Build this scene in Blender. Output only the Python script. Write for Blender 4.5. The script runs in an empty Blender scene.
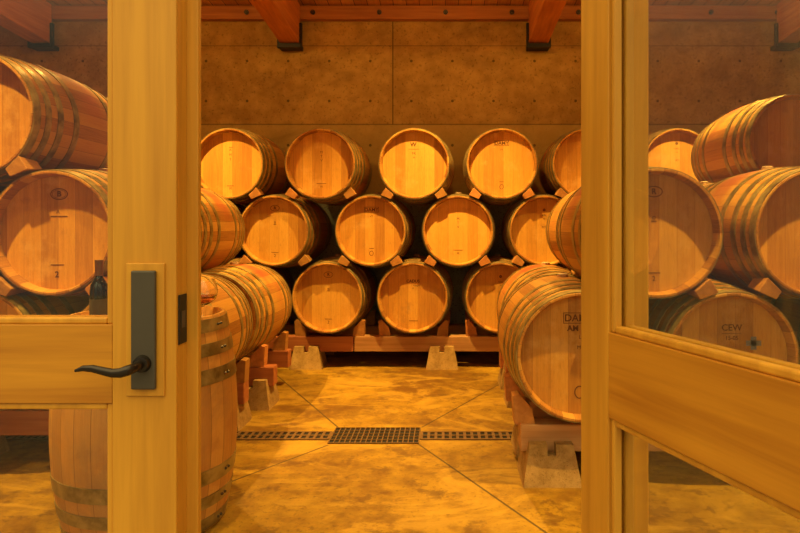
import bpy, bmesh, math, random
from mathutils import Vector, Matrix
random.seed(7)
PI = math.pi
sc = bpy.context.scene
COL = sc.collection
F, VX, VY, H = 640.0, 445.0, 228.0, 1.18

def at(px, py, Y):
    return ((px - VX) / F * Y, Y, H - (py - VY) / F * Y)

# ---------------------------------------------------------------- node helpers
class NT:
    def __init__(s, name):
        s.m = bpy.data.materials.new(name); s.m.use_nodes = True
        s.t = s.m.node_tree; s.t.nodes.clear()
        s.out = s.n('ShaderNodeOutputMaterial')
    def n(s, typ, **kw):
        nd = s.t.nodes.new(typ)
        for k, v in kw.items(): setattr(nd, k, v)
        return nd
    def l(s, a, b): s.t.links.new(a, b)
    def put(s, sock, v):
        if isinstance(v, (int, float)): sock.default_value = v
        elif isinstance(v, (tuple, list)): sock.default_value = tuple(v) if len(v) == len(sock.default_value) else tuple(v) + (1,)
        else: s.l(v, sock)
    def math(s, op, a, b=0.0, c=0.0):
        nd = s.n('ShaderNodeMath', operation=op)
        s.put(nd.inputs[0], a); s.put(nd.inputs[1], b); s.put(nd.inputs[2], c)
        return nd.outputs[0]
    def coords(s):
        tc = s.n('ShaderNodeTexCoord'); sp = s.n('ShaderNodeSeparateXYZ')
        s.l(tc.outputs['Object'], sp.inputs[0])
        return tc.outputs['Object'], sp.outputs[0], sp.outputs[1], sp.outputs[2]
    def comb(s, x, y, z):
        c = s.n('ShaderNodeCombineXYZ')
        s.put(c.inputs[0], x); s.put(c.inputs[1], y); s.put(c.inputs[2], z)
        return c.outputs[0]
    def mapv(s, v, scale):
        mp = s.n('ShaderNodeMapping'); s.l(v, mp.inputs['Vector']); mp.inputs['Scale'].default_value = scale
        return mp.outputs[0]
    def noise(s, v, scale, detail=4, rough=.55, dist=0):
        nd = s.n('ShaderNodeTexNoise'); s.l(v, nd.inputs['Vector'])
        nd.inputs['Scale'].default_value = scale; nd.inputs['Detail'].default_value = detail
        nd.inputs['Roughness'].default_value = rough; nd.inputs['Distortion'].default_value = dist
        return nd.outputs['Fac']
    def white(s, v):
        nd = s.n('ShaderNodeTexWhiteNoise', noise_dimensions='3D'); s.l(v, nd.inputs['Vector'])
        return nd.outputs['Value']
    def ramp(s, fac, stops, interp='LINEAR'):
        nd = s.n('ShaderNodeValToRGB'); cr = nd.color_ramp; cr.interpolation = interp
        while len(cr.elements) < len(stops): cr.elements.new(.5)
        for e, (p, c) in zip(cr.elements, stops):
            e.position = p; e.color = tuple(c) + (1,) if len(c) == 3 else c
        s.put(nd.inputs[0], fac)
        return nd.outputs[0]
    def mix(s, fac, a, b, mode='MIX'):
        nd = s.n('ShaderNodeMix', data_type='RGBA', blend_type=mode)
        s.put(nd.inputs[0], fac); s.put(nd.inputs[6], a); s.put(nd.inputs[7], b)
        return nd.outputs[2]
    def smooth(s, v, a, b):
        nd = s.n('ShaderNodeMapRange', interpolation_type='SMOOTHSTEP')
        s.put(nd.inputs[0], v); nd.inputs[1].default_value = a; nd.inputs[2].default_value = b
        return nd.outputs[0]
    def rnd(s):
        return s.n('ShaderNodeObjectInfo').outputs['Random']
    def done(s, color, rough=.6, metal=0., bump=None, bstr=.3, bdist=.01, spec=.5, coat=0):
        p = s.n('ShaderNodeBsdfPrincipled')
        s.put(p.inputs['Base Color'], color); s.put(p.inputs['Roughness'], rough); s.put(p.inputs['Metallic'], metal)
        p.inputs['Specular IOR Level'].default_value = spec
        p.inputs['Coat Weight'].default_value = coat
        if bump is not None:
            b = s.n('ShaderNodeBump'); b.inputs['Strength'].default_value = bstr; b.inputs['Distance'].default_value = bdist
            s.l(bump, b.inputs['Height']); s.l(b.outputs[0], p.inputs['Normal'])
        s.l(p.outputs[0], s.out.inputs[0])
        return s.m

def wood(name, c1, c2, axis='z', rough=.5, scale=1., bstr=.25, knots=0., spec=.4, var=.0):
    t = NT(name); v, x, y, z = t.coords()
    r = t.rnd()
    off = t.n('ShaderNodeVectorMath', operation='ADD'); t.l(v, off.inputs[0])
    rv = t.comb(t.math('MULTIPLY', r, 37.), t.math('MULTIPLY', r, 17.), t.math('MULTIPLY', r, 53.)); t.l(rv, off.inputs[1])
    v = off.outputs[0]
    sx = {'x': (1, 22, 22), 'y': (22, 1, 22), 'z': (22, 22, 1)}[axis]
    g = t.noise(t.mapv(v, tuple(a * scale for a in sx)), 2.2, 5, .6, .4)
    g2 = t.noise(t.mapv(v, tuple((a if a == 1 else 5) * scale for a in sx)), 1.5, 3, .5, .6)
    f = t.math('ADD', t.math('MULTIPLY', g, .6), t.math('MULTIPLY', g2, .5))
    col = t.ramp(f, [(.36, c2), (.7, c1)])
    if var:
        hv = t.n('ShaderNodeHueSaturation'); t.l(col, hv.inputs['Color'])
        t.put(hv.inputs['Value'], t.math('ADD', t.math('MULTIPLY', r, var), 1 - var / 2))
        t.put(hv.inputs['Hue'], t.math('ADD', t.math('MULTIPLY', r, -.02), .51))
        col = hv.outputs[0]
    return t.done(col, rough, bump=g, bstr=bstr, bdist=.003, spec=spec)

def mat_staves(old=False):
    t = NT('weathered staves' if old else 'oak staves'); v, x, y, z = t.coords(); r = t.rnd()
    ang = t.math('ARCTAN2', z, x)
    u = t.math('MULTIPLY', t.math('ADD', ang, PI), 30 / (2 * PI))
    idx = t.math('FLOOR', u); fr = t.math('FRACT', u)
    h = t.white(t.comb(idx, t.math('MULTIPLY', r, 91.), 0.))
    vv = t.comb(t.math('MULTIPLY', ang, 3.), y, t.math('ADD', t.math('MULTIPLY', r, 40.), t.math('MULTIPLY', idx, .73)))
    g = t.noise(t.mapv(vv, (9, 2.2, 3)), 2.4, 5, .62, .3)
    f = t.math('ADD', t.math('MULTIPLY', g, .6), t.math('MULTIPLY', h, .5))
    col = t.ramp(f, [(.25, (.26, .105, .02)), (.55, (.50, .235, .042)), (.85, (.60, .34, .065))])
    fine = t.noise(t.mapv(vv, (14, 12, 3)), 3.5, 5, .7)
    col = t.mix(t.math('MULTIPLY', t.smooth(fine, .52, .72), .4), col, (.26, .12, .035))
    # wine stain round the bilge near the bung
    big = t.noise(t.comb(x, t.math('MULTIPLY', y, 1.5), t.math('ADD', z, t.math('MULTIPLY', r, 30.))), 3.0, 3)
    band = t.math('SUBTRACT', 1., t.smooth(t.math('ABSOLUTE', y), .05, .15))
    top = t.smooth(z, -.05, .3)
    has = t.smooth(r, .25, .6)
    st = t.math('MULTIPLY', t.math('MULTIPLY', band, top), t.math('MULTIPLY', t.smooth(big, .3, .55), t.math('MULTIPLY', has, .75)))
    col = t.mix(st, col, (.42, .06, .03))
    if old:
        col = t.mix(.4, col, (.82, .46, .12))
        w1 = t.noise(v, 5., 6, .65, .8); w2 = t.noise(t.mapv(v, (1, .5, 1)), 3.2, 5, .6, .5)
        col = t.mix(t.math('MULTIPLY', t.smooth(w1, .44, .62), .4), col, (.40, .17, .05))
        col = t.mix(t.math('MULTIPLY', t.smooth(w2, .5, .68), .4), col, (.24, .17, .09))
    seam = t.math('LESS_THAN', t.math('MINIMUM', fr, t.math('SUBTRACT', 1., fr)), .018)
    col = t.mix(t.math('MULTIPLY', seam, .6), col, (.12, .05, .02))
    return t.done(col, .5, bump=t.math('SUBTRACT', g, t.math('MULTIPLY', seam, .8)), bstr=.3, bdist=.003, spec=.35)

def mat_head():
    t = NT('oak head boards'); v, x, y, z = t.coords(); r = t.rnd()
    u = t.math('ADD', t.math('DIVIDE', x, .082), t.math('ADD', 20.5, t.math('MULTIPLY', r, .5)))
    idx = t.math('FLOOR', u); fr = t.math('FRACT', u)
    h = t.white(t.comb(idx, t.math('MULTIPLY', r, 77.), 2.))
    vv = t.comb(x, t.math('MULTIPLY', r, 30.), t.math('ADD', z, t.math('MULTIPLY', idx, 3.1)))
    g = t.noise(t.mapv(vv, (24, 1, 1.4)), 3.2, 6, .62, .5)
    f = t.math('ADD', t.math('MULTIPLY', g, .55), t.math('MULTIPLY', h, .45))
    col = t.ramp(f, [(.22, (.44, .20, .035)), (.5, (.66, .33, .05)), (.85, (.82, .47, .085))])
    blot = t.noise(t.comb(x, r, z), 9., 4, .6)
    col = t.mix(t.math('MULTIPLY', t.smooth(blot, .58, .75), .35), col, (.3, .14, .05))
    fine = t.noise(t.mapv(vv, (60, 1, 7)), 4.0, 4, .7)
    col = t.mix(t.math('MULTIPLY', t.smooth(fine, .5, .72), .45), col, (.36, .17, .04))
    lt = t.noise(t.comb(x, t.math('ADD', r, 5.), z), 6., 5, .65)
    col = t.mix(t.math('MULTIPLY', t.smooth(lt, .52, .72), .4), col, (.86, .55, .16))
    seam = t.math('LESS_THAN', t.math('MINIMUM', fr, t.math('SUBTRACT', 1., fr)), .012)
    col = t.mix(t.math('MULTIPLY', seam, .5), col, (.25, .1, .03))
    hv = t.n('ShaderNodeHueSaturation'); t.l(col, hv.inputs['Color'])
    t.put(hv.inputs['Value'], t.math('ADD', t.math('MULTIPLY', t.white(t.comb(r, r, 1.)), .3), .82))
    return t.done(hv.outputs[0], .5, bump=g, bstr=.12, bdist=.002, spec=.3)

def mat_hoop():
    t = NT('galvanised hoop steel'); v, x, y, z = t.coords()
    g = t.noise(v, 14., 5, .6)
    col = t.ramp(g, [(.35, (.17, .13, .045)), (.65, (.42, .34, .13))])
    return t.done(col, t.ramp(g, [(.3, (.28,) * 3), (.7, (.5,) * 3)]), .5, bump=g, bstr=.15, bdist=.002)

def mat_concrete(name, c1, c2, dirt, scale=1.2, rough=.8, extra=None, bstr=.3):
    t = NT(name); v, x, y, z = t.coords()
    a = t.noise(v, scale, 6, .62, .3); b = t.noise(v, scale * 9, 5, .6); c = t.noise(v, scale * 45, 3, .6)
    f = t.math('ADD', t.math('MULTIPLY', a, .6), t.math('MULTIPLY', b, .4))
    col = t.ramp(f, [(.40, c2), (.58, c1)])
    col = t.mix(t.math('MULTIPLY', t.smooth(c, .55, .7), .6), col, dirt)
    if extra: col = extra(t, col, x, y, z, v)
    return t, t.done(col, rough, bump=t.math('ADD', b, t.math('MULTIPLY', c, .4)), bstr=bstr, bdist=.006, spec=.4)

JOINTS = [((-.617, 3.757), (-.663, 1.243)), ((-.636, 3.48), (-.363, -.507)), ((-.137, 3.79), (.63, 1.2)), ((-.148, 3.5), (.546, -1.034))]
def floor_extra(t, col, x, y, z, v):
    acc = None
    for (px, py), (dx, dy) in JOINTS:
        L = math.hypot(dx, dy); dx /= L; dy /= L
        rx = t.math('SUBTRACT', x, px); ry = t.math('SUBTRACT', y, py)
        dist = t.math('ABSOLUTE', t.math('SUBTRACT', t.math('MULTIPLY', rx, dy), t.math('MULTIPLY', ry, dx)))
        along = t.math('ADD', t.math('MULTIPLY', rx, dx), t.math('MULTIPLY', ry, dy))
        m = t.math('MULTIPLY', t.math('LESS_THAN', dist, .0055), t.math('GREATER_THAN', along, 0.))
        acc = m if acc is None else t.math('MAXIMUM', acc, m)
    spots = t.noise(v, 5.5, 5, .7, .2)
    col = t.mix(t.math('MULTIPLY', t.smooth(spots, .54, .62), .7), col, (.12, .055, .008))
    w = t.noise(t.mapv(v, (1, 1.6, 1)), 1.7, 6, .7, 1.2)
    col = t.mix(t.math('MULTIPLY', t.smooth(w, .48, .62), .55), col, (.50, .31, .035))
    return t.mix(t.math('MULTIPLY', acc, .85), col, (.05, .03, .01))
def wall_extra(t, col, x, y, z, v):
    acc = None
    u = t.math('ADD', t.math('DIVIDE', x, .417), 100 + .32)
    fx = t.math('MULTIPLY', t.math('SUBTRACT', t.math('FRACT', u), .5), .417)
    for zz in (2.876, 2.47, 2.02):
        dz = t.math('SUBTRACT', z, zz)
        d = t.math('SQRT', t.math('ADD', t.math('MULTIPLY', fx, fx), t.math('MULTIPLY', dz, dz)))
        m = t.math('LESS_THAN', d, .014)
        acc = m if acc is None else t.math('MAXIMUM', acc, m)
    for zz, wd in ((2.232, .007), (3.03, .004)):
        acc = t.math('MAXIMUM', acc, t.math('MULTIPLY', t.math('LESS_THAN', t.math('ABSOLUTE', t.math('SUBTRACT', z, zz)), wd), .7))
    acc = t.math('MAXIMUM', acc, t.math('MULTIPLY', t.math('LESS_THAN', t.math('ABSOLUTE', t.math('ADD', x, .53)), .006), t.math('GREATER_THAN', z, 2.23)))
    col = t.mix(t.math('MULTIPLY', t.math('LESS_THAN', z, 2.232), .55), col, (.50, .37, .11))
    st = t.noise(t.comb(t.math('ADD', x, t.math('MULTIPLY', z, -1.6)), y, t.math('MULTIPLY', z, 2.2)), 1.3, 5, .65, .6)
    col = t.mix(t.math('MULTIPLY', t.smooth(st, .5, .72), .35), col, (.14, .08, .025))
    return t.mix(t.math('MULTIPLY', acc, .75), col, (.05, .035, .015))

def plain(name, c, rough=.5, metal=0., spec=.5):
    t = NT(name); v, x, y, z = t.coords()
    g = t.noise(v, 30, 3)
    return t.done(t.mix(t.math('MULTIPLY', g, .35), c, tuple(a * .6 for a in c)), rough, metal, spec=spec)

def mat_glass():
    t = NT('pane glass')
    geo = t.n('ShaderNodeNewGeometry')
    ior = t.math('POWER', 1.5, t.math('SUBTRACT', 1., t.math('MULTIPLY', geo.outputs['Backfacing'], 2.)))
    fr = t.n('ShaderNodeFresnel'); t.put(fr.inputs['IOR'], ior)
    tr = t.n('ShaderNodeBsdfTransparent'); tr.inputs[0].default_value = (.95, .96, .945, 1)
    gl = t.n('ShaderNodeBsdfGlossy'); gl.inputs['Roughness'].default_value = 0.0
    mx = t.n('ShaderNodeMixShader'); t.l(fr.outputs[0], mx.inputs[0]); t.l(tr.outputs[0], mx.inputs[1]); t.l(gl.outputs[0], mx.inputs[2])
    t.l(mx.outputs[0], t.out.inputs[0])
    return t.m
def mat_refr(name, col, ior=1.5):
    t = NT(name); p = t.n('ShaderNodeBsdfPrincipled')
    p.inputs['Base Color'].default_value = col + (1,); p.inputs['Transmission Weight'].default_value = 1
    p.inputs['Roughness'].default_value = .02; p.inputs['IOR'].default_value = ior
    t.l(p.outputs[0], t.out.inputs[0]); return t.m
def mat_emit(name, c, s):
    t = NT(name); e = t.n('ShaderNodeEmission'); e.inputs[0].default_value = c + (1,); e.inputs[1].default_value = s
    t.l(e.outputs[0], t.out.inputs[0]); return t.m

M = {}
M['staves'] = mat_staves(); M['old_staves'] = mat_staves(True); M['head'] = mat_head(); M['hoop'] = mat_hoop()
M['chime'] = wood('oak chime', (.72, .38, .075), (.42, .18, .03), 'x', .5, .6)
M['fir'] = wood('door fir upright', (.73, .335, .03), (.48, .19, .014), 'z', .5, .8, .1)
M['fir_x'] = wood('door fir rail', (.72, .31, .022), (.42, .145, .009), 'x', .48, .8, .1)
M['beam'] = wood('ceiling fir', (.72, .27, .055), (.44, .13, .028), 'y', .55, .7, .3)
M['ledger'] = wood('ledger fir', (.52, .21, .05), (.32, .11, .028), 'x', .6, .7, .3)
M['rack_red'] = wood('rack timber red', (.50, .19, .06), (.30, .09, .03), 'x', .6, .7, .3)
M['rack_tan'] = wood('rack timber tan', (.58, .33, .13), (.36, .17, .06), 'x', .6, .7, .3)
M['wedge'] = wood('wedge wood', (.55, .26, .06), (.30, .12, .025), 'y', .6, .6, .3, var=.5)
M['bung'] = plain('bung', (.62, .45, .25), .6)
M['ink'] = plain('stamp ink', (.15, .055, .012), .8)
M['sticker'] = plain('sticker grey blue', (.22, .25, .25), .6)
M['black'] = plain('black steel', (.02, .017, .014), .5, .3)
M['bolt'] = plain('bolt steel', (.10, .085, .07), .4, .8)
M['plate'] = plain('escutcheon steel', (.10, .08, .06), .5, .4)
M['bronze'] = plain('dark bronze', (.06, .045, .035), .25, .8)
M['grate'] = plain('iron grate', (.17, .09, .03), .6, .2)
M['pit'] = plain('drain pit', (.012, .01, .008), .9)
M['glass'] = mat_glass()
_, M['floor'] = mat_concrete('floor concrete', (.35, .205, .012), (.15, .068, .004), (.10, .05, .006), 1.1, .55, floor_extra, .25)
_, M['wall'] = mat_concrete('wall concrete', (.54, .34, .085), (.34, .20, .045), (.16, .10, .025), .9, .85, wall_extra)
_, M['greenwall_daylight'] = mat_concrete('green grey concrete', (.60, .68, .50), (.46, .54, .38), (.1, .12, .1), 1.3, .8)  # colour lightened to stand in for daylight reaching the gaps between barrels
_, M['pier'] = mat_concrete('pier concrete', (.46, .30, .10), (.28, .17, .05), (.15, .09, .03), 3., .9, None, .6)
_, M['patio'] = mat_concrete('patio concrete', (.22, .18, .12), (.15, .12, .08), (.1, .08, .05), 1.1, .8)
def mat_ceiling():
    t = NT('ceiling planks'); v, x, y, z = t.coords()
    u = t.math('DIVIDE', x, .13); idx = t.math('FLOOR', u); fr = t.math('FRACT', u)
    h = t.white(t.comb(idx, 1., 0.)); g = t.noise(t.mapv(v, (20, 1, 1)), 2.5, 5)
    col = t.ramp(t.math('ADD', t.math('MULTIPLY', g, .6), t.math('MULTIPLY', h, .4)), [(.25, (.48, .19, .04)), (.75, (.75, .36, .09))])
    seam = t.math('LESS_THAN', fr, .05)
    return t.done(t.mix(seam, col, (.08, .03, .01)), .6)
M['ceiling'] = mat_ceiling()

# ---------------------------------------------------------------- mesh helpers
def link(o, parent=None):
    COL.objects.link(o)
    if parent: o.parent = parent
    return o
def obj(name, bm, m, parent=None, smooth=False, loc=None):
    bmesh.ops.recalc_face_normals(bm, faces=bm.faces)
    me = bpy.data.meshes.new(name); bm.to_mesh(me); bm.free()
    for mm in (m if isinstance(m, list) else [m]): me.materials.append(mm)
    if smooth:
        for p in me.polygons: p.use_smooth = True
        try: me.set_sharp_from_angle(angle=math.radians(40))
        except Exception: pass
    o = link(bpy.data.objects.new(name, me), parent)
    if loc: o.location = loc
    return o
def bx(bm, x0, x1, y0, y1, z0, z1, bev=0):
    r = bmesh.ops.create_cube(bm, size=1)
    for v in r['verts']:
        v.co = Vector(((x0 + x1) / 2 + v.co.x * (x1 - x0), (y0 + y1) / 2 + v.co.y * (y1 - y0), (z0 + z1) / 2 + v.co.z * (z1 - z0)))
    if bev:
        es = list({e for v in r['verts'] for e in v.link_edges})
        bmesh.ops.bevel(bm, geom=es, offset=bev, segments=2, affect='EDGES', profile=.5)
    return bm
def box(x0, x1, y0, y1, z0, z1, bev=0): return bx(bmesh.new(), x0, x1, y0, y1, z0, z1, bev)
def lathe(prof, n=48, axis='y', closed=False):
    bm = bmesh.new(); rings = []
    for s, r in prof:
        ring = []
        for i in range(n):
            a = 2 * PI * i / n
            c, d = r * math.cos(a), r * math.sin(a)
            ring.append(bm.verts.new((c, s, d) if axis == 'y' else (c, d, s)))
        rings.append(ring)
    pairs = list(zip(rings, rings[1:])) + ([(rings[-1], rings[0])] if closed else [])
    for a, b in pairs:
        for i in range(n):
            bm.faces.new((a[i], a[(i + 1) % n], b[(i + 1) % n], b[i]))
    if not closed:
        for ring, (s, r) in ((rings[0], prof[0]), (rings[-1], prof[-1])):
            if r > 1e-5: bm.faces.new(ring)
    bmesh.ops.remove_doubles(bm, verts=bm.verts, dist=1e-6)
    return bm
def prism(poly, y0, y1, axis='y'):
    bm = bmesh.new()
    a = [bm.verts.new((x, y0, z)) for x, z in poly]; b = [bm.verts.new((x, y1, z)) for x, z in poly]
    n = len(poly); bm.faces.new(a); bm.faces.new(b[::-1])
    for i in range(n): bm.faces.new((a[i], a[(i + 1) % n], b[(i + 1) % n], b[i]))
    return bm
def tube(pts, radii, n=12, flat=1.0):
    bm = bmesh.new(); rings = []
    P = [Vector(p) for p in pts]
    for i, p in enumerate(P):
        t = (P[min(i + 1, len(P) - 1)] - P[max(i - 1, 0)]).normalized()
        up = Vector((0, 0, 1)) if abs(t.z) < .95 else Vector((0, 1, 0))
        s = t.cross(up).normalized(); u = s.cross(t)
        rings.append([bm.verts.new(p + s * math.cos(2 * PI * k / n) * radii[i] * flat + u * math.sin(2 * PI * k / n) * radii[i]) for k in range(n)])
    for a, b in zip(rings, rings[1:]):
        for k in range(n): bm.faces.new((a[k], a[(k + 1) % n], b[(k + 1) % n], b[k]))
    bm.faces.new(rings[0]); bm.faces.new(rings[-1])
    return bm
def tag(o, label, cat=None, group=None, kind=None):
    o['label'] = label
    if cat: o['category'] = cat
    if group: o['group'] = group
    if kind: o['kind'] = kind
    return o
def empty(name, loc=(0, 0, 0), rz=0):
    o = bpy.data.objects.new(name, None); o.empty_display_size = .1
    o.location = loc; o.rotation_euler = (0, 0, rz); COL.objects.link(o); return o
def textmesh(bm, body, size, x, z, y, bold=0.0):
    cu = bpy.data.curves.new('t', 'FONT'); cu.body = body; cu.size = size
    cu.align_x = 'CENTER'; cu.align_y = 'CENTER'; cu.resolution_u = 3; cu.offset = bold
    o = bpy.data.objects.new('t', cu); COL.objects.link(o)
    dg = bpy.context.evaluated_depsgraph_get(); dg.update()
    me = bpy.data.meshes.new_from_object(o.evaluated_get(dg))
    n0 = len(bm.verts); bm.from_mesh(me); bm.verts.ensure_lookup_table()
    for v in bm.verts[n0:]: v.co = Vector((v.co.x + x, y, v.co.y + z))
    bpy.data.objects.remove(o); bpy.data.curves.remove(cu); bpy.data.meshes.remove(me)
def ringmesh(bm, x, z, y, rx, rz, w, n=32):
    a = []; b = []
    for i in range(n):
        t = 2 * PI * i / n
        a.append(bm.verts.new((x + rx * math.cos(t), y, z + rz * math.sin(t))))
        b.append(bm.verts.new((x + (rx - w) * math.cos(t), y, z + (rz - w) * math.sin(t))))
    for i in range(n): bm.faces.new((a[i], a[(i + 1) % n], b[(i + 1) % n], b[i]))
def rectline(bm, x0, x1, z0, z1, y):
    vs = [bm.verts.new(p) for p in ((x0, y, z0), (x1, y, z0), (x1, y, z1), (x0, y, z1))]; bm.faces.new(vs)
def frameline(bm, x0, x1, z0, z1, y, w=.003):
    rectline(bm, x0, x1, z0, z0 + w, y); rectline(bm, x0, x1, z1 - w, z1, y)
    rectline(bm, x0, x0 + w, z0, z1, y); rectline(bm, x1 - w, x1, z0, z1, y)

# ---------------------------------------------------------------- barrels
L = .95; RC = .293; RB = .328; REC = .056
def prof_r(s, L=L, RC=RC, RB=RB): return RC + (RB - RC) * (1 - (2 * s / L - 1) ** 2)
def barrel_meshes(L, RC, RB, bands=((.002, .044), (.076, .114), (.158, .198), (.278, .320))):
    d = {}
    ps = [(-L / 2 + L * i / 20, prof_r(L * i / 20, L, RC, RB)) for i in range(21)]
    ri = RC - .019
    prof = [(-L / 2 + REC, ri - .004), (-L / 2 + .012, ri + .001), (-L / 2, ri + .006), (-L / 2, RC - .004)] + [(ps[0][0] + .004, ps[0][1])] + ps[1:-1] + [(ps[-1][0] - .004, ps[-1][1]), (L / 2, RC - .004), (L / 2, ri + .006), (L / 2 - .012, ri + .001), (L / 2 - REC, ri - .004)]
    bm = lathe(prof, 60, 'y', closed=False)
    for f in [f for f in bm.faces if len(f.verts) > 4]: bm.faces.remove(f)
    d['body'] = bm
    d['head'] = [lathe([(y0, 0), (y0, ri - .0045)] + [(y1, ri - .0045), (y1, 0)], 60) for y0, y1 in ((-L / 2 + REC - .0, -L / 2 + REC + .02), (L / 2 - REC - .02, L / 2 - REC))]
    hs = []
    k = L / .95
    for a, b in bands:
        for sgn in (0, 1):
            s0, s1 = (a * k, b * k) if not sgn else (L - b * k, L - a * k)
            n = 3; o = []; i_ = []
            for q in range(n + 1):
                s = s0 + (s1 - s0) * q / n; r = prof_r(s, L, RC, RB)
                o.append((s - L / 2, r + .0032)); i_.append((s - L / 2, r - .001))
            hs.append(lathe(o + i_[::-1], 60, 'y', closed=True))
    d['hoop'] = hs
    d['bung'] = lathe([(RB - .004, .030), (RB + .014, .028), (RB + .018, .023)], 16, 'z')
    return d
def make_barrel(name='wine_barrel', L=L, RC=RC, RB=RB, upright=False):
    root = empty(name); dm = barrel_meshes(L, RC, RB, ((.012, .068), (.115, .170), (.225, .29))) if upright else barrel_meshes(L, RC, RB)
    kids = [obj('barrel_body', dm['body'], M['staves'], root, True)]
    for h in dm['head']: kids.append(obj('head', h, M['head'], root, True))
    for h in dm['hoop']: kids.append(obj('hoop', h, M['hoop'], root, True))
    if upright:
        rv = []
        for k in kids[3:]: pass
    kids.append(obj('bung', dm['bung'], M['bung'], root, True))
    for k in kids:
        if upright: k.rotation_euler = (-PI / 2, 0, 0); k.location = (0, 0, L / 2)
        else: k.location = (0, 0, RB)
    return root
def copy_tree(o, parent=None):
    c = o.copy(); COL.objects.link(c)
    if parent: c.parent = parent
    for ch in list(o.children): copy_tree(ch, c)
    return c

FY = -L / 2 + REC - .0012
def stamp_mesh(kind):
    bm = bmesh.new(); y = FY
    T = lambda b, s, x, z, bo=0.0: textmesh(bm, b, s, x, z, y, bo)
    if kind == 'logo':
        ringmesh(bm, 0, .19, y, .040, .026, .004); T('R', .036, 0, .19, .001)
        rectline(bm, -.012, .012, .052, .057, y); ringmesh(bm, 0, .07, y, .008, .008, .003)
        T('2', .035, 0, -.21)
        rectline(bm, -.03, .03, -.185, -.181, y)
    elif kind == 'logo_b':
        ringmesh(bm, .01, .185, y, .042, .028, .004); ringmesh(bm, .01, .185, y, .034, .021, .002); T('B', .036, .01, .185, .0015)
        T('A', .026, .005, .10); rectline(bm, -.03, .05, .076, .081, y)
        rectline(bm, -.03, .035, -.155, -.151, y); T('2', .04, 0, -.20, .001)
    elif kind == 'damy':
        frameline(bm, -.062, .062, .155, .20, y); T('DAMY', .042, 0, .176, .0008)
        T('VT', .022, 0, .12); ringmesh(bm, 0, -.19, y, .018, .021, .004); rectline(bm, -.02, .02, -.15, -.146, y)
    elif kind == 'am':
        frameline(bm, -.075, .065, .145, .195, y); T('DAMY', .046, -.005, .169, .0008)
        T('AM 3Y', .036, -.005, .122, .0012); T('LV', .024, .01, .082); T('MT', .024, .005, .035)
        ringmesh(bm, 0, -.17, y, .024, .03, .005)
    elif kind == 'cadus':
        T('CADUS', .034, 0, .135, .001); T('Vosges', .022, .03, .10); T('M', .018, .0, .075)
        rectline(bm, -.035, .04, -.20, -.196, y)
    elif kind == 'w':
        T('W', .05, -.01, .165, .0015); rectline(bm, -.05, .04, .125, .128, y); T('FR', .03, -.005, .09); T('M', .022, -.005, .055)
    elif kind == 'lines':
        for k, s in enumerate(('A', 'H', 'T')): T(s, .028, 0, .12 - k * .04)
        rectline(bm, -.012, .022, .14, .144, y)
        rectline(bm, -.03, .03, -.185, -.18, y); T('M', .028, 0, -.205)
    elif kind == 'small':
        bm2 = ringmesh(bm, 0, .175, y, .012, .012, .009); T('VAL', .024, 0, .13); T('N', .02, 0, .1); T('MT', .024, 0, .03)
    elif kind == 'cew':
        T('CEW', .042, .015, .125, .0006); rectline(bm, -.03, .06, .098, .100, y); T('15-05', .026, .015, .078, .0004)
    elif kind == 'dots':
        T('M', .03, 0, .10); T('T', .03, 0, .065); T('V', .03, 0, .03); T('H', .028, 0, -.19)
        rectline(bm, -.04, .04, -.165, -.161, y)
    out = []
    cut = {'logo': .14, 'logo_b': .14, 'am': .14, 'damy': .14, 'cew': 9}.get(kind, 9)
    for nm, lo, hi in (('stamped_logo', cut, 9), ('stamped_lettering', -.12, cut), ('stamped_mark', -9, -.12)):
        b2 = bm.copy()
        dead = [f for f in b2.faces if not (lo < f.calc_center_median().z <= hi)]
        bmesh.ops.delete(b2, geom=dead, context='FACES')
        if b2.faces:
            me = bpy.data.meshes.new(nm); b2.to_mesh(me); me.materials.append(M['ink']); out.append((nm, me))
        b2.free()
    bm.free()
    return out
SM = {}
base = make_barrel()
base_used = [False]
BARRELS = []
ZR = {'b': .597, 'm': 1.157, 't': 1.717}
def barrel(X, Y0, row, label, short, stamp, group, rack):
    if not base_used[0]: o = base; base_used[0] = True
    else:
        o = copy_tree(base)
        for ch in list(o.children):
            if ch.name.startswith(('stamped', 'sticker')): bpy.data.objects.remove(ch)
    yaw = .03 if rack == 'back' else 0.
    o.location = (X + math.sin(yaw) * L / 2, Y0 + L / 2, ZR[row] - RB); o.rotation_euler = (0, 0, -yaw)
    tag(o, label, 'barrel', group)
    if stamp:
        if stamp not in SM: SM[stamp] = stamp_mesh(stamp)
        for nm, me in SM[stamp]:
            s = link(bpy.data.objects.new(nm, me), o); s.location = (0, 0, RB)
    BARRELS.append(dict(o=o, X=X, Y0=Y0, row=row, short=short, rack=rack))
    return o

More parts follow.
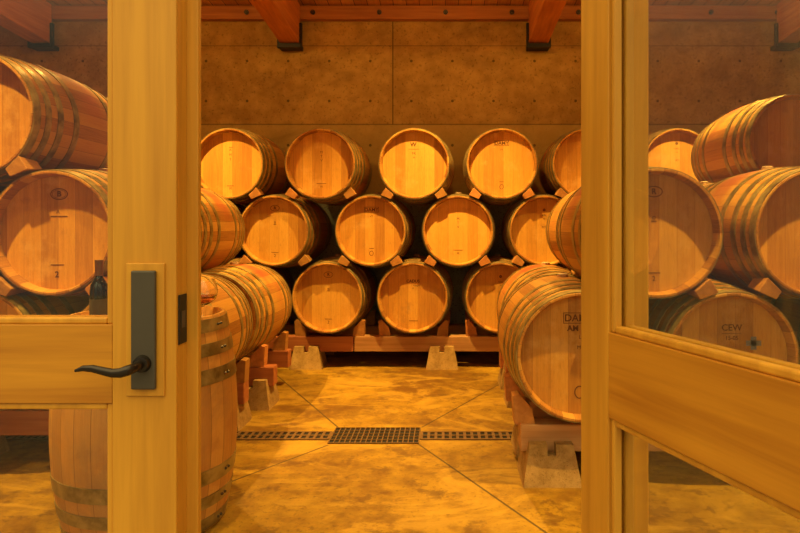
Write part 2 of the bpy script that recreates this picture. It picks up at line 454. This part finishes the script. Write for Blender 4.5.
YB = 5.33
bxp = lambda px: (px - VX) / F * YB
GB = 'wine barrels stacked against the back wall'
back = {
 't': [(140, 'lines'), (228, 'lines'), (320, 'dots'), (414, 'w'), (502, 'damy'), (588, 'small'), (679, 'small'), (767, 'dots')],
 'm': [(184, 'logo'), (273, 'logo'), (370.5, 'damy'), (458, 'dots'), (545, 'small'), (633, 'logo'), (722, 'dots'), (810, 'logo')],
 'b': [(140, 'logo'), (229, 'logo'), (327, 'logo'), (412.5, 'cadus'), (501, 'small'), (588, 'w'), (676, 'w'), (764, 'logo')]}
names = {
 't': [('oak barrel in back top row hidden behind the left door stile', 'barrel behind the left door stile'),
       ('oak barrel with wine-red bilge, leftmost of back top row in the doorway', 'top-row barrel next to left door'),
       ('oak barrel second from left in the back top row, three small stamped letters', 'second top-row barrel'),
       ('brightly lit oak barrel with W stamp, third from left in back top row', 'third top-row barrel'),
       ('oak barrel with DAMY cartouche, fourth from left in the back top row', 'fourth top-row barrel'),
       ('oak barrel in back top row cut off by the open right door', 'top-row barrel cut by right door'),
       ('bright orange oak barrel in back top row seen through the right pane', 'bright top-row barrel behind right pane'),
       ('rightmost oak barrel of the back top row, behind a nearer stack', 'rightmost back top-row barrel')],
 'm': [('oak barrel of the back middle row behind the left side stack', 'leftmost back middle-row barrel'),
       ('oak barrel with oval logo, leftmost of back middle row in the doorway', 'middle-row barrel with oval logo'),
       ('oak barrel with DAMY cartouche and ring stamp, second in back middle row', 'second middle-row barrel'),
       ('pale striped oak barrel third from left in the back middle row', 'third middle-row barrel'),
       ('oak barrel with small black mark, fourth from left in back middle row', 'fourth middle-row barrel'),
       ('oak barrel of back middle row just behind the right door hinge stile', 'middle-row barrel behind hinge stile'),
       ('oak barrel of back middle row deep behind the right pane', 'back middle-row barrel behind right pane'),
       ('rightmost oak barrel of the back middle row', 'rightmost back middle-row barrel')],
 'b': [('oak barrel of back bottom row hidden behind the side racks on the left', 'leftmost back bottom barrel'),
       ('oak barrel of back bottom row partly behind the left side barrels', 'bottom barrel behind left side stack'),
       ('orange oak barrel with oval logo on the reddish beam, back bottom row', 'bottom-row barrel with oval logo'),
       ('oak barrel stamped CADUS at the centre of the back bottom row', 'CADUS barrel'),
       ('oak barrel right of the CADUS barrel in the back bottom row', 'bottom barrel right of the CADUS one'),
       ('oak barrel of back bottom row behind the large right-hand barrel', 'bottom barrel behind large right barrel'),
       ('oak barrel of back bottom row far behind the right pane', 'back bottom barrel behind right pane'),
       ('rightmost oak barrel of the back bottom row', 'rightmost back bottom barrel')]}
for row in 'bmt':
    for (px, st), (lab, sh) in zip(back[row], names[row]):
        barrel(bxp(px), YB, row, lab, sh, st, GB, 'back')
GL = 'wine barrels in the left side racks'; GR = 'wine barrels in the right side racks'
barrel(-1.49, 4.05, 'b', 'oak barrel on floor rack behind the upright cask, left of the doorway', 'bottom barrel of left rear rack', 'logo', GL, 'l2')
barrel(-2.223, 4.05, 'b', 'oak barrel at the bottom of the left rear rack, further left', 'outer bottom barrel of left rear rack', 'logo', GL, 'l2')
barrel(-1.857, 4.05, 'm', 'oak barrel middle row of left rear rack, body beside the left door edge', 'middle barrel of left rear rack', 'logo', GL, 'l2')
barrel(-2.59, 4.05, 'm', 'outer oak barrel in the middle row of the left rear rack', 'outer middle barrel of left rear rack', 'logo', GL, 'l2')
barrel(-2.223, 4.05, 't', 'oak barrel atop the left rear rack, behind the topmost near one', 'top barrel of left rear rack', 'logo', GL, 'l2')
barrel(-1.48, 3.0, 'b', 'near oak barrel at rack bottom directly behind the upright cask', 'bottom barrel of left front rack', 'logo', GL, 'l1')
barrel(-2.213, 3.0, 'b', 'oak barrel at the lower left corner under the oval-logo one', 'outer bottom barrel of left front rack', 'logo', GL, 'l1')
barrel(-1.852, 3.0, 'm', 'large oak barrel with oval B logo seen through the left door pane', 'barrel with oval B logo', 'logo_b', GL, 'l1')
barrel(-2.585, 3.0, 'm', 'oak barrel left of the oval B logo barrel', 'outer middle barrel of left front rack', 'logo', GL, 'l1')
barrel(-2.222, 3.0, 't', 'topmost near oak barrel with gleaming hoops at the upper left pane', 'topmost near left barrel', 'lines', GL, 'l1')
barrel(.617, 2.88, 'b', 'large near oak barrel stamped AM 3Y beside the open right door', 'large AM 3Y barrel', 'am', GR, 'r1')
bs = barrel(1.30, 2.88, 'b', 'oak barrel with grey-blue cross sticker low behind the right pane', 'barrel with cross sticker', 'cew', GR, 'r1')
barrel(2.083, 2.88, 'b', 'oak barrel right of the cross sticker barrel in the right front rack', 'outer bottom barrel of right front rack', 'logo', GR, 'r1')
barrel(.958, 2.88, 'm', 'oak barrel with oval logo just right of the door post, middle row', 'oval-logo barrel right of the door post', 'logo', GR, 'r1')
barrel(1.69, 2.88, 'm', 'bright oak barrel at the right edge behind the pane, middle row', 'bright barrel at right edge', 'w', GR, 'r1')
barrel(.70, 3.97, 'b', 'oak barrel behind the AM 3Y barrel at the bottom of right rear rack', 'bottom barrel of right rear rack', 'w', GR, 'r2')
barrel(1.433, 3.97, 'b', 'second oak barrel at the bottom of the right rear rack', 'second bottom barrel of right rear rack', 'w', GR, 'r2')
barrel(2.166, 3.97, 'b', 'third oak barrel at the bottom of the right rear rack', 'third bottom barrel of right rear rack', 'w', GR, 'r2')
barrel(1.07, 3.97, 'm', 'oak barrel with ringed bilge above the AM 3Y barrel, cut by door', 'barrel above the AM 3Y barrel', 'dots', GR, 'r2')
barrel(1.80, 3.97, 'm', 'oak barrel in the middle row of right rear rack, between nearer two', 'second middle barrel of right rear rack', 'dots', GR, 'r2')
barrel(2.533, 3.97, 'm', 'outer oak barrel in the middle row of the right rear rack', 'outer middle barrel of right rear rack', 'dots', GR, 'r2')
barrel(2.185, 3.97, 't', 'top oak barrel of right rear rack at the upper right edge', 'top barrel of right rear rack', None, GR, 'r2')
# cross sticker
bm = bmesh.new(); cx, cz, y = .115, .055, FY - .0006
for a, b, c, d in ((-.035, .035, -.012, .012), (-.013, .013, -.03, .03)): bx(bm, cx + a, cx + b, y - .0006, y, cz + c, cz + d)
s = obj('sticker', bm, M['sticker'], bs, loc=(0, 0, RB)); tag(s, 'grey-blue cross-shaped sticker on the head')

# wedges between rows
me_w = {}
def wedge(cx, cz, ang, Y0, sg, label, group):
    if sg not in me_w:
        bm = bmesh.new()
        f = [(.0, -.022), (.088, -.038), (.088, .038), (.0, .022)]; b = [(.0, -.010), (.086, -.025), (.086, .025), (.0, .010)]
        a = [bm.verts.new((x * sg, -.022, z)) for x, z in f]; c = [bm.verts.new((x * sg, .105, z)) for x, z in b]
        bm.faces.new(a); bm.faces.new(c[::-1])
        for i in range(4): bm.faces.new((a[i], a[(i + 1) % 4], c[(i + 1) % 4], c[i]))
        bmesh.ops.bevel(bm, geom=list(bm.edges), offset=.003, segments=1, affect='EDGES')
        o = obj('wooden_wedge', bm, M['wedge']); me_w[sg] = o.data
    else: o = link(bpy.data.objects.new('wooden_wedge', me_w[sg]))
    o.location = (cx, Y0 + random.uniform(-.006, 0), cz); o.rotation_euler = (0, ang, 0)
    tag(o, label, 'wedge', group)
for b in BARRELS:
    if b['row'] == 'b': continue
    low = {'m': 'b', 't': 'm'}[b['row']]
    for c in BARRELS:
        if c['rack'] == b['rack'] and c['row'] == low and abs(c['X'] - b['X']) < .5:
            dx = b['X'] - c['X']; side = 'right' if dx < 0 else 'left'
            dz = ZR[b['row']] - ZR[low]
            n = math.atan2(dx, dz)            # contact normal tilt
            mx, mz = (b['X'] + c['X']) / 2, (ZR[b['row']] + ZR[low]) / 2
            wedge(mx, mz, n, b['Y0'] + .004, -1 if dx > 0 else 1, 'wooden wedge at lower %s of the %s' % (side, b['short']), 'wedges holding the stacked barrels')
# racks: beams, piers, chocks
BZ0, BZ1 = .135, .262
def timber(x0, x1, y, mat, label, w=.11):
    o = obj('rack_beam', box(x0, x1, y, y + w, BZ0, BZ1, .006), M[mat]); tag(o, label, 'beam', 'rack beams under the barrels')
timber(-3.1, -.775, YB + .08, 'rack_red', 'reddish timber beam under the left half of the back bottom row')
timber(-.768, 2.9, YB + .08, 'rack_tan', 'tan timber beam under the right half of the back bottom row')
timber(-3.1, 2.9, YB + .70, 'rack_tan', 'rear timber beam under the back bottom row, next to the wall')
timber(-2.7, -1.22, 3.22, 'rack_red', 'front timber beam of the left front rack', .1)
timber(-2.7, -1.19, 3.785, 'rack_red', 'rear timber beam of left front rack behind the upright cask', .1)
timber(-2.9, -1.13, 4.22, 'rack_red', 'front timber beam of the left rear rack with its end showing', .1)
timber(-2.9, -1.17, 4.78, 'rack_red', 'rear timber beam of the left rear rack', .1)
timber(.353, 2.6, 2.99, 'rack_tan', 'front timber beam under the large AM 3Y barrel', .1)
timber(.37, 2.6, 3.375, 'rack_tan', 'rear timber beam under the large AM 3Y barrel', .1)
timber(.41, 2.8, 4.28, 'rack_red', 'front timber beam of the right rear rack', .1)
timber(.41, 2.8, 4.76, 'rack_red', 'rear timber beam of the right rear rack', .1)
# pier block: truncated pyramid with a cross slot
def pier_mesh(beam_w):
    bm = bmesh.new()
    hb, ht, h = .135, .10, .185; sl = beam_w / 2 + .003; n = .02; zb = BZ0 - .001
    def frus(x0, x1, y0, y1, z0, z1):
        def k(z): return hb + (ht - hb) * z / h
        vs = []
        for z in (z0, z1):
            s = k(z)
            for x, y in ((x0, y0), (x1, y0), (x1, y1), (x0, y1)):
                X = math.copysign(s, x) if abs(x) > .9 else x; Y = math.copysign(s, y) if abs(y) > .9 else y
                vs.append(bm.verts.new((X, Y, z)))
        for f in ((0, 1, 2, 3), (4, 5, 6, 7), (0, 1, 5, 4), (1, 2, 6, 5), (2, 3, 7, 6), (3, 0, 4, 7)): bm.faces.new([vs[i] for i in f])
    frus(-1, 1, -1, 1, 0, zb)
    for x0, x1 in ((-1, -n), (n, 1)):
        frus(x0, x1, -1, -sl, zb, h); frus(x0, x1, sl, 1, zb, h)
    return bm
piers = {}
def pier(x, y, bw, label):
    if bw not in piers:
        o = obj('pier_block', pier_mesh(bw), M['pier']); piers[bw] = o.data
    else: o = link(bpy.data.objects.new('pier_block', piers[bw]))
    o.location = (x, y + bw / 2, 0); tag(o, label, 'pier block', 'concrete pier blocks carrying the racks')
px = lambda p, Y: (p - VX) / F * Y
for p, l in ((172, 'left of the doorway view'), (307, 'under the oval-logo bottom barrel'), (442, 'right of the CADUS barrel'), (577, 'behind the large right barrel'), (712, 'far right')):
    pier(px(p, 5.4), YB + .08, .11, 'pier block under front beam of back rack, ' + l)
    pier(px(p, 5.4), YB + .70, .11, 'pier block under wall-side beam of back rack, ' + l)
for y, l in ((3.22, 'front beam of left front rack'), (3.785, 'rear beam of left front rack, behind the cask'), (4.22, 'front beam of left rear rack'), (4.78, 'rear beam of left rear rack')):
    pier({3.22: -1.36, 3.785: -1.33, 4.22: -1.27, 4.78: -1.62}[y], y, .1, 'pier block, aisle end, ' + l)
    pier(-2.45, y, .1, 'pier block, outer end, ' + l)
for y, x, l in ((2.99, .49, 'front beam of right front rack'), (3.375, .50, 'rear beam of right front rack'), (4.28, .54, 'front beam of right rear rack'), (4.76, .54, 'rear beam of right rear rack')):
    pier(x, y, .1, 'pier block, aisle end, ' + l)
    pier(x + 1.6, y, .1, 'pier block, outer end, ' + l)
ck = None
CH = {'back': YB + .10, 'l1': 3.23, 'l2': 4.23, 'r1': 3.0, 'r2': 4.29}
CH2 = {'back': YB + .72, 'l1': 3.79, 'l2': 4.79, 'r1': 3.385, 'r2': 4.77}
for b in BARRELS:
    if b['row'] != 'b': continue
    for dct, fr_ in ((CH, 'front'), (CH2, 'rear')):
        for sgn in (-1, 1):
            poly = [(.188 + .007, BZ1 - .597 + .001), (.292, BZ1 - .597 + .001), (.299, -.205), (.269, -.198), (.210, -.262)]
            poly = [(sgn * a, c) for a, c in poly]
            key = sgn
            if ck is None: ck = {}
            if key not in ck:
                o = obj('barrel_chock', prism(poly, 0, .085), M['wedge']); ck[key] = o.data
            else: o = link(bpy.data.objects.new('barrel_chock', ck[key]))
            o.location = (b['X'] + (.03 * (dct['back'] + .04 - YB) if b['rack'] == 'back' else 0), dct[b['rack']], .597)
            tag(o, '%s %s chock under the %s' % (fr_, 'right' if sgn > 0 else 'left', b['short']), 'chock', 'chocks under the bottom barrels')

# upright cask
UL = .835
up = make_barrel('upright_barrel', UL, .296, .345, True)
up.location = (-1.205, 2.60, 0); up.rotation_euler = (0, 0, .6)
for k in up.children:
    if k.name.startswith('barrel_body'):
        k.data.materials.clear(); k.data.materials.append(M['old_staves'])
tag(up, 'weathered oak cask standing upright beside the left door with bottle and glass', 'barrel')
for zc_, r in ((UL - .035, .308), (UL - .126, .325), (UL - .228, .340), (.228, .340), (.126, .325), (.035, .308)):
    for da in (-.035, .035):
        a = -.75 + da; bm = bmesh.new()
        mt = Matrix.Translation(((r + .003) * math.cos(a), (r + .003) * math.sin(a), zc_)) @ Matrix.Rotation(a, 4, 'Z') @ Matrix.Rotation(PI / 2, 4, 'Y')
        bmesh.ops.create_cone(bm, cap_ends=True, segments=10, radius1=.006, radius2=.004, depth=.006, matrix=mt)
        obj('rivet', bm, M['bolt'], up)
# bottle
UT = UL - REC + .0
def bottle(x, y, z):
    o = empty('wine_bottle', (x, y, z)); tag(o, 'dark glass half bottle of wine standing on the upright cask behind left pane', 'bottle')
    prof = [(0, .0), (0, .030), (.004, .033), (.13, .033), (.15, .030), (.165, .020), (.175, .0135), (.215, .012), (.216, .0145), (.226, .0145), (.228, .0)]
    obj('glass_body', lathe(prof, 32, 'z'), plain('bottle glass', (.012, .014, .008), .08), o, True)
    obj('foil_capsule', lathe([(.178, .0142), (.2285, .0152), (.2295, 0.0)], 24, 'z', ), plain('capsule foil', (.25, .12, .03), .35, .5), o, True)
    pr = []
    obj('paper_label', lathe([(.045, .0334), (.105, .0334), (.105, .0331), (.045, .0331)], 32, 'z', closed=True), plain('label paper', (.08, .06, .035), .7), o, True)
bottle(-1.335, 2.47, UT + .003)
bpy.data.objects['wine_bottle'].scale = (1.0, 1.0, 1.2)
def wineglass(x, y, z):
    o = empty('wine_glass', (x, y, z)); tag(o, 'stemmed wine glass with rose wine standing on the upright cask', 'glass')
    outer = [(0, .0), (0, .029), (.002, .029), (.006, .008), (.012, .004), (.05, .0035), (.056, .010), (.064, .030), (.080, .048), (.10, .055), (.125, .052), (.15, .043)]
    inner = [(.15, .0418), (.125, .0508), (.10, .0538), (.081, .0468), (.066, .029), (.059, .008), (.058, 0)]
    g = mat_refr('wine glass', (.98, .98, .97))
    obj('glass_bowl', lathe(outer + inner, 40, 'z'), g, o, True)
    obj('wine', lathe([(.0595, 0), (.0605, .008), (.067, .0285), (.082, .0462), (.090, .0500), (.0902, 0)], 40, 'z'), mat_refr('rose wine', (.95, .30, .12), 1.33), o, True)
wineglass(-1.036, 2.733, UT + .003)
bpy.data.objects['wine_glass'].scale = (1.15, 1.15, 1.2)

# ---------------------------------------------------------------- room
def struct(name, bm, m, label, cat):
    o = obj(name, bm, m); tag(o, label, cat, None, 'structure'); return o
WY = 6.5
# floor with drain openings left flush
struct('floor', box(-5, 5, 1.0, WY + .2, -.1, 0), M['floor'], 'stained golden concrete floor with diagonal joints running to a drain', 'floor')
struct('ground', box(-9, 9, -9, .999, -.12, -.003), M['patio'], 'outdoor concrete paving in front of the doors', 'ground')
struct('wall_back', box(-5.2, 5.2, WY, WY + .2, 0, 3.9), M['wall'], 'board-formed concrete back wall with tie holes', 'wall')
struct('trim_1', box(-5.0, 5.0, WY - .06, WY - .001, .2, 1.46, .004), M['greenwall_daylight'], 'low green-grey concrete band, daylight painted in, along the back wall behind the barrels', 'wall')
struct('wall_left', box(-5.2, -5.0, 1.0, WY, 0, 4.4), M['wall'], 'concrete left side wall', 'wall')
struct('wall_right', box(5.0, 5.2, 1.0, WY, 0, 4.4), M['wall'], 'concrete right side wall', 'wall')
# front wall around the glazing
bm = bmesh.new(); bx(bm, -5.2, -2.3, 1.08, 1.25, 0, 4.4); bx(bm, 1.9, 5.2, 1.08, 1.25, 0, 4.4); bx(bm, -2.3, 1.9, 1.08, 1.25, 2.2, 4.4)
struct('wall_front', bm, M['fir_x'], 'timber front wall above and beside the glazed doors', 'wall')
SL = .075
def zc(y): return 3.42 + (WY - y) * SL
bm = bmesh.new()
vs = [bm.verts.new(p) for p in ((-5.2, 1.0, zc(1.0)), (5.2, 1.0, zc(1.0)), (5.2, WY + .1, zc(WY + .1)), (-5.2, WY + .1, zc(WY + .1)))]
vt = [bm.verts.new(v.co + Vector((0, 0, .1))) for v in vs]
bm.faces.new(vs); bm.faces.new(vt[::-1])
for i in range(4): bm.faces.new((vs[i], vs[(i + 1) % 4], vt[(i + 1) % 4], vt[i]))
struct('ceiling', bm, M['ceiling'], 'sloping orange timber plank ceiling', 'ceiling')
# ledger
lg = empty('ledger_beam', (0, WY, 3.27)); tag(lg, 'reddish timber ledger bolted along the top of the back wall', 'beam')
lb = obj('timber', box(-5, 5, -.09, -.001, .005, .14, .004), M['ledger'], lg)
for p in range(-3, 9):
    X = (313 - VX + 66.3 * p) * 6.41 / F
    if abs(X) > 4.9: continue
    bo = obj('bolt', lathe([(-.118, 0), (-.118, .013), (-.104, .013), (-.104, .024), (-.0895, .024)], 14), M['bolt'], lg); bo.location = (X, 0, .07)
# beams
for i, (x0, lab) in enumerate(((-1.645 - 2.48, 'heavy fir ceiling beam at upper left behind the left pane'), (-1.645, 'heavy fir ceiling beam left of the doorway centre, in black hanger'), (.835, 'heavy fir ceiling beam right of the doorway centre, in black hanger'), (.835 + 2.48, 'heavy fir ceiling beam at upper right behind the right pane'))):
    x1 = x0 + .195; ye = WY - .10
    o = empty('ceiling_beam', ((x0 + x1) / 2, ye, 3.02)); tag(o, lab, 'beam', 'ceiling beams')
    bm = bmesh.new(); w = (x1 - x0) / 2
    y0 = 1.3 - ye; s = -SL * y0
    pts = [(-w, 0, 0), (w, 0, 0), (w, 0, .395), (-w, 0, .395), (-w, y0, s), (w, y0, s), (w, y0, s + .395), (-w, y0, s + .395)]
    v = [bm.verts.new(p) for p in pts]
    for f in ((0, 1, 2, 3), (4, 5, 6, 7), (0, 1, 5, 4), (1, 2, 6, 5), (2, 3, 7, 6), (3, 0, 4, 7)): bm.faces.new([v[k] for k in f])
    bmesh.ops.bevel(bm, geom=list(bm.edges), offset=.006, segments=1, affect='EDGES')
    obj('timber', bm, M['beam'], o)
    bm = bmesh.new(); t_ = .012
    bx(bm, -w - t_, w + t_, -.05, .099, -.045, -.006); bx(bm, -w - t_ - .012, -w - .001, -.04, .0, -.045, .2); bx(bm, w + .001, w + t_ + .012, -.04, .0, -.045, .2)
    obj('steel_hanger', bm, M['black'], o)

# drain grates
def grate(x0, x1, y0, y1, nx, ny, name, label, bar=.006):
    o = empty(name, ((x0 + x1) / 2, (y0 + y1) / 2, 0)); tag(o, label, 'drain')
    w, d = (x1 - x0) / 2, (y1 - y0) / 2
    obj('drain_pit', box(-w, w, -d, d, .0004, .0012), M['pit'], o)
    bm = bmesh.new()
    for i in range(nx + 1):
        x = -w + 2 * w * i / nx; bx(bm, x - bar / 2, x + bar / 2, -d, d, .0013, .006)
    for i in range(ny + 1):
        y = -d + 2 * d * i / ny; bx(bm, -w, w, y - bar / 2, y + bar / 2, .0013, .0065)
    obj('grille', bm, M['grate'], o)
grate(-.640, -.145, 3.50, 3.765, 17, 5, 'drain_grate', 'dark iron floor grate at the centre of the aisle')
grate(-2.6, -.652, 3.565, 3.69, 48, 2, 'trench_drain', 'narrow slotted trench drain running left from the floor grate', .016)
grate(-.133, 2.6, 3.565, 3.69, 67, 2, 'trench_drain', 'narrow slotted trench drain running right from the floor grate', .016)

# ---------------------------------------------------------------- doors
def leaf(name, W, hinge_w, latch_w, loc, rz, flip, label, rail_top=1.020, rail_bot=.889):
    """local x from hinge (0) to latch (W); face with handle at local y=0, thickness to +y. flip mirrors x."""
    root = empty(name, loc, rz); tag(root, label, 'door', None, 'structure')
    X = (lambda a, b: (-b, -a)) if flip else (lambda a, b: (a, b))
    T = .044
    def part(n, a, b, y0, y1, z0, z1, m, bev=.0015):
        x0, x1 = X(a, b); return obj(n, box(x0, x1, y0, y1, z0, z1, bev), M[m], root)
    part('stile', 0, hinge_w, 0, T, .01, 2.12, 'fir'); part('stile', W - latch_w, W, 0, T, .01, 2.12, 'fir')
    a, b = hinge_w + .0003, W - latch_w - .0003
    part('rail', a, b, 0, T, rail_bot, rail_top, 'fir_x')
    part('rail', a, b, 0, T, .01, .21, 'fir_x'); part('rail', a, b, 0, T, 2.0, 2.12, 'fir_x')
    for z0, z1 in ((rail_top, 2.0), (.21, rail_bot)):
        part('pane', a - .0, b + .0, .018, .024, z0 + .001, z1 - .001, 'glass', 0)
        bm = bmesh.new(); e = .011
        for ya, yb in ((.004, .0178), (.0242, .040)):
            for (p, q, r, s) in ((a, a + e, z0, z1), (b - e, b, z0, z1), (a + e, b - e, z0, z0 + e), (a + e, b - e, z1 - e, z1)):
                x0, x1 = X(p, q); bx(bm, x0, x1, ya, yb, r, s, .003)
        obj('glazing_bead', bm, M['fir'], root)
    # backing panel, escutcheon, lever
    hx = W - .050; x0, x1 = X(hx - .032, hx + .032)
    part('backing_panel', hx - .032, hx + .032, -.004, -.0002, .902, 1.122, 'fir', .0015)
    hd = obj('door_handle', box(*X(hx - .020, hx + .020), -.0125, -.0041, .915, 1.110, .0025), M['plate'], root)
    tag(hd, 'dark steel escutcheon plate with curved bronze lever')
    sg = 1 if flip else -1      # lever points towards hinge
    c = -hx if flip else hx
    sg = 1 if flip else -1
    zl = .958
    lv = [(c, -.0126, zl), (c, -.03, zl), (c, -.043, zl - .001), (c + sg * .006, -.051, zl - .003), (c + sg * .016, -.053, zl - .006), (c + sg * .028, -.053, zl - .0065), (c + sg * .044, -.053, zl - .003), (c + sg * .060, -.052, zl + .0005), (c + sg * .076, -.050, zl + .0005), (c + sg * .090, -.048, zl - .004)]
    rr = [.009, .008, .008, .0085, .0080, .0072, .0066, .0060, .0048, .0022]
    obj('lever', tube(lv, rr, 14, .8), M['bronze'], hd, True)
    ro = lathe([(-.0126, 0), (-.0126, .0145), (-.022, .0125), (-.024, 0)], 28)
    r_ = obj('rose', ro, M['bronze'], hd, True); r_.location = (c, 0, zl)
    return root
# left leaf: closed; hinge off-frame left, latch edge at X=-.445
d1 = leaf('door_1', .645, .11, .106, (-1.09, 1.06, 0), 0, False, 'closed left glazed fir door with dark lever handle')
lat = obj('latch_plate', box(.6452, .6475, .006, .038, .985, 1.068, .001), M['black'], d1)
bm = bmesh.new(); bx(bm, .6476, .6482, .014, .030, 1.012, 1.040); obj('latch_bolt', bm, M['plate'], lat)
obj('astragal', box(.62, .664, .0445, .060, .01, 2.12, .002), M['fir'], d1)
ang = math.atan2(-.946, .325)
d2 = leaf('door_2', .625, .080, .11, (.2244, 1.0574, 0), ang, False, 'open right glazed fir door swung towards the viewer')
struct('trim_6', box(.288, .3148, 1.13, 1.21, 0, 2.2, .002), plain('pale weatherstrip', (.50, .48, .30), .4), 'pale grey-green weatherstrip on the left side of the door post', 'painted_reflection')  # strip added for bright sky reflected in the glass, painted as its colour
struct('trim_2', box(.315, .357, 1.12, 1.22, 0, 2.2, .003), M['fir'], 'fir door post between the right door and the fixed pane', 'post')
struct('trim_3', box(-1.2, -1.095, 1.06, 1.2, 0, 2.2, .003), M['fir'], 'fir door post at the hinge side of the left door', 'post')
def window(name, x0, x1, label):
    r = empty(name, ((x0 + x1) / 2, 1.17, 0)); tag(r, label, 'window', None, 'structure'); w = (x1 - x0) / 2
    obj('pane', box(-w, w, -.003, .003, .1, 2.19), M['glass'], r)
    bm = bmesh.new(); bx(bm, -w, w, -.04, .04, 0, .1); obj('sill_rail', bm, M['fir_x'], r)
window('window_1', .358, 1.78, 'tall fixed glass pane right of the door post')
window('window_2', -2.2, -1.2, 'tall fixed glass pane left of the doors')
struct('trim_4', box(1.785, 1.899, 1.08, 1.25, 0, 2.2, .003), M['fir'], 'fir post at the right end of the glazing', 'post')
struct('trim_5', box(-2.3, -2.201, 1.08, 1.25, 0, 2.2, .003), M['fir'], 'fir post at the left end of the glazing', 'post')

# ---------------------------------------------------------------- lights
WARM = (1.0, .58, .13)
bulb_m = mat_emit('warm bulb', (1., .62, .25), 60)
def spot(x, y, power, tilt, cone=125, blend=.6, r=.025, col=WARM, fill_power=30):
    z = zc(y) - .34
    o = empty('track_spotlight', (x, y, z)); tag(o, 'small black ceiling spotlight above the %s at %s' % ('back row' if y > 4 else 'aisle', 'left' if x < -1 else ('right' if x > 1 else 'centre')), 'spotlight', 'ceiling spotlights')
    obj('housing', lathe([(.02, .040), (.12, .040), (.13, .02), (.132, 0.0)], 20, 'z'), M['black'], o)
    obj('stem', lathe([(.131, .008), (.338, .008)], 10, 'z'), M['black'], o)
    obj('bulb', lathe([(.012, 0), (.012, .03), (.0195, .03), (.0195, 0)], 20, 'z'), bulb_m, o)
    ld = bpy.data.lights.new('spot', 'SPOT'); ld.energy = power; ld.color = col; ld.shadow_soft_size = r
    ld.spot_size = math.radians(cone); ld.spot_blend = blend
    l = bpy.data.objects.new('spot_light', ld); COL.objects.link(l); l.parent = o
    l.location = (0, 0, -.02); l.rotation_euler = (tilt, 0, 0)
    pd = bpy.data.lights.new('added_fill', 'POINT'); pd.energy = fill_power; pd.color = col; pd.shadow_soft_size = .04  # extra point light added beside the spot to brighten walls and ceiling
    p = bpy.data.objects.new('added_fill', pd); COL.objects.link(p); p.parent = o; p.location = (0, 0, -.03)
ZB = 4.55
for x in (-2.2, -.05, 2.1): spot(x, ZB, 640, math.radians(2), 94, 1.0, fill_power=24)
for x, pw in ((-2.45, 680), (-.95, 190), (1.5, 680)): spot(x, 2.36, pw, math.radians(-2), 78, .8, fill_power=8)

w = bpy.data.worlds.new('sky'); sc.world = w; w.use_nodes = True
nt = w.node_tree; bg = nt.nodes['Background']
tc = nt.nodes.new('ShaderNodeTexCoord'); sp = nt.nodes.new('ShaderNodeSeparateXYZ'); nt.links.new(tc.outputs['Generated'], sp.inputs[0])
cr = nt.nodes.new('ShaderNodeValToRGB'); nt.links.new(sp.outputs[2], cr.inputs[0])
cr.color_ramp.elements[0].position = .22; cr.color_ramp.elements[0].color = (.13, .115, .08, 1)
cr.color_ramp.elements[1].position = .5; cr.color_ramp.elements[1].color = (1.0, .86, .42, 1)
nt.links.new(cr.outputs[0], bg.inputs[0]); bg.inputs[1].default_value = 2.4

cam = bpy.data.cameras.new('camera'); co = bpy.data.objects.new('camera', cam); COL.objects.link(co)
cam.sensor_width = 36; cam.lens = F / 800 * 36
cam.shift_x = -(VX - 400) / 800; cam.shift_y = -(266.5 - VY) / 800
cam.clip_start = .05
co.location = (0, 0, H); co.rotation_euler = (PI / 2, 0, 0)
sc.camera = co
sc.view_settings.view_transform = 'Standard'; sc.view_settings.look = 'None'; sc.view_settings.gamma = 1
sc.view_settings.use_curve_mapping = False
sc.view_settings.exposure = 0.0
sc.cycles.use_denoising = True
sc.cycles.max_bounces = 8; sc.cycles.diffuse_bounces = 4; sc.cycles.glossy_bounces = 4; sc.cycles.transparent_max_bounces = 12; sc.cycles.transmission_bounces = 6
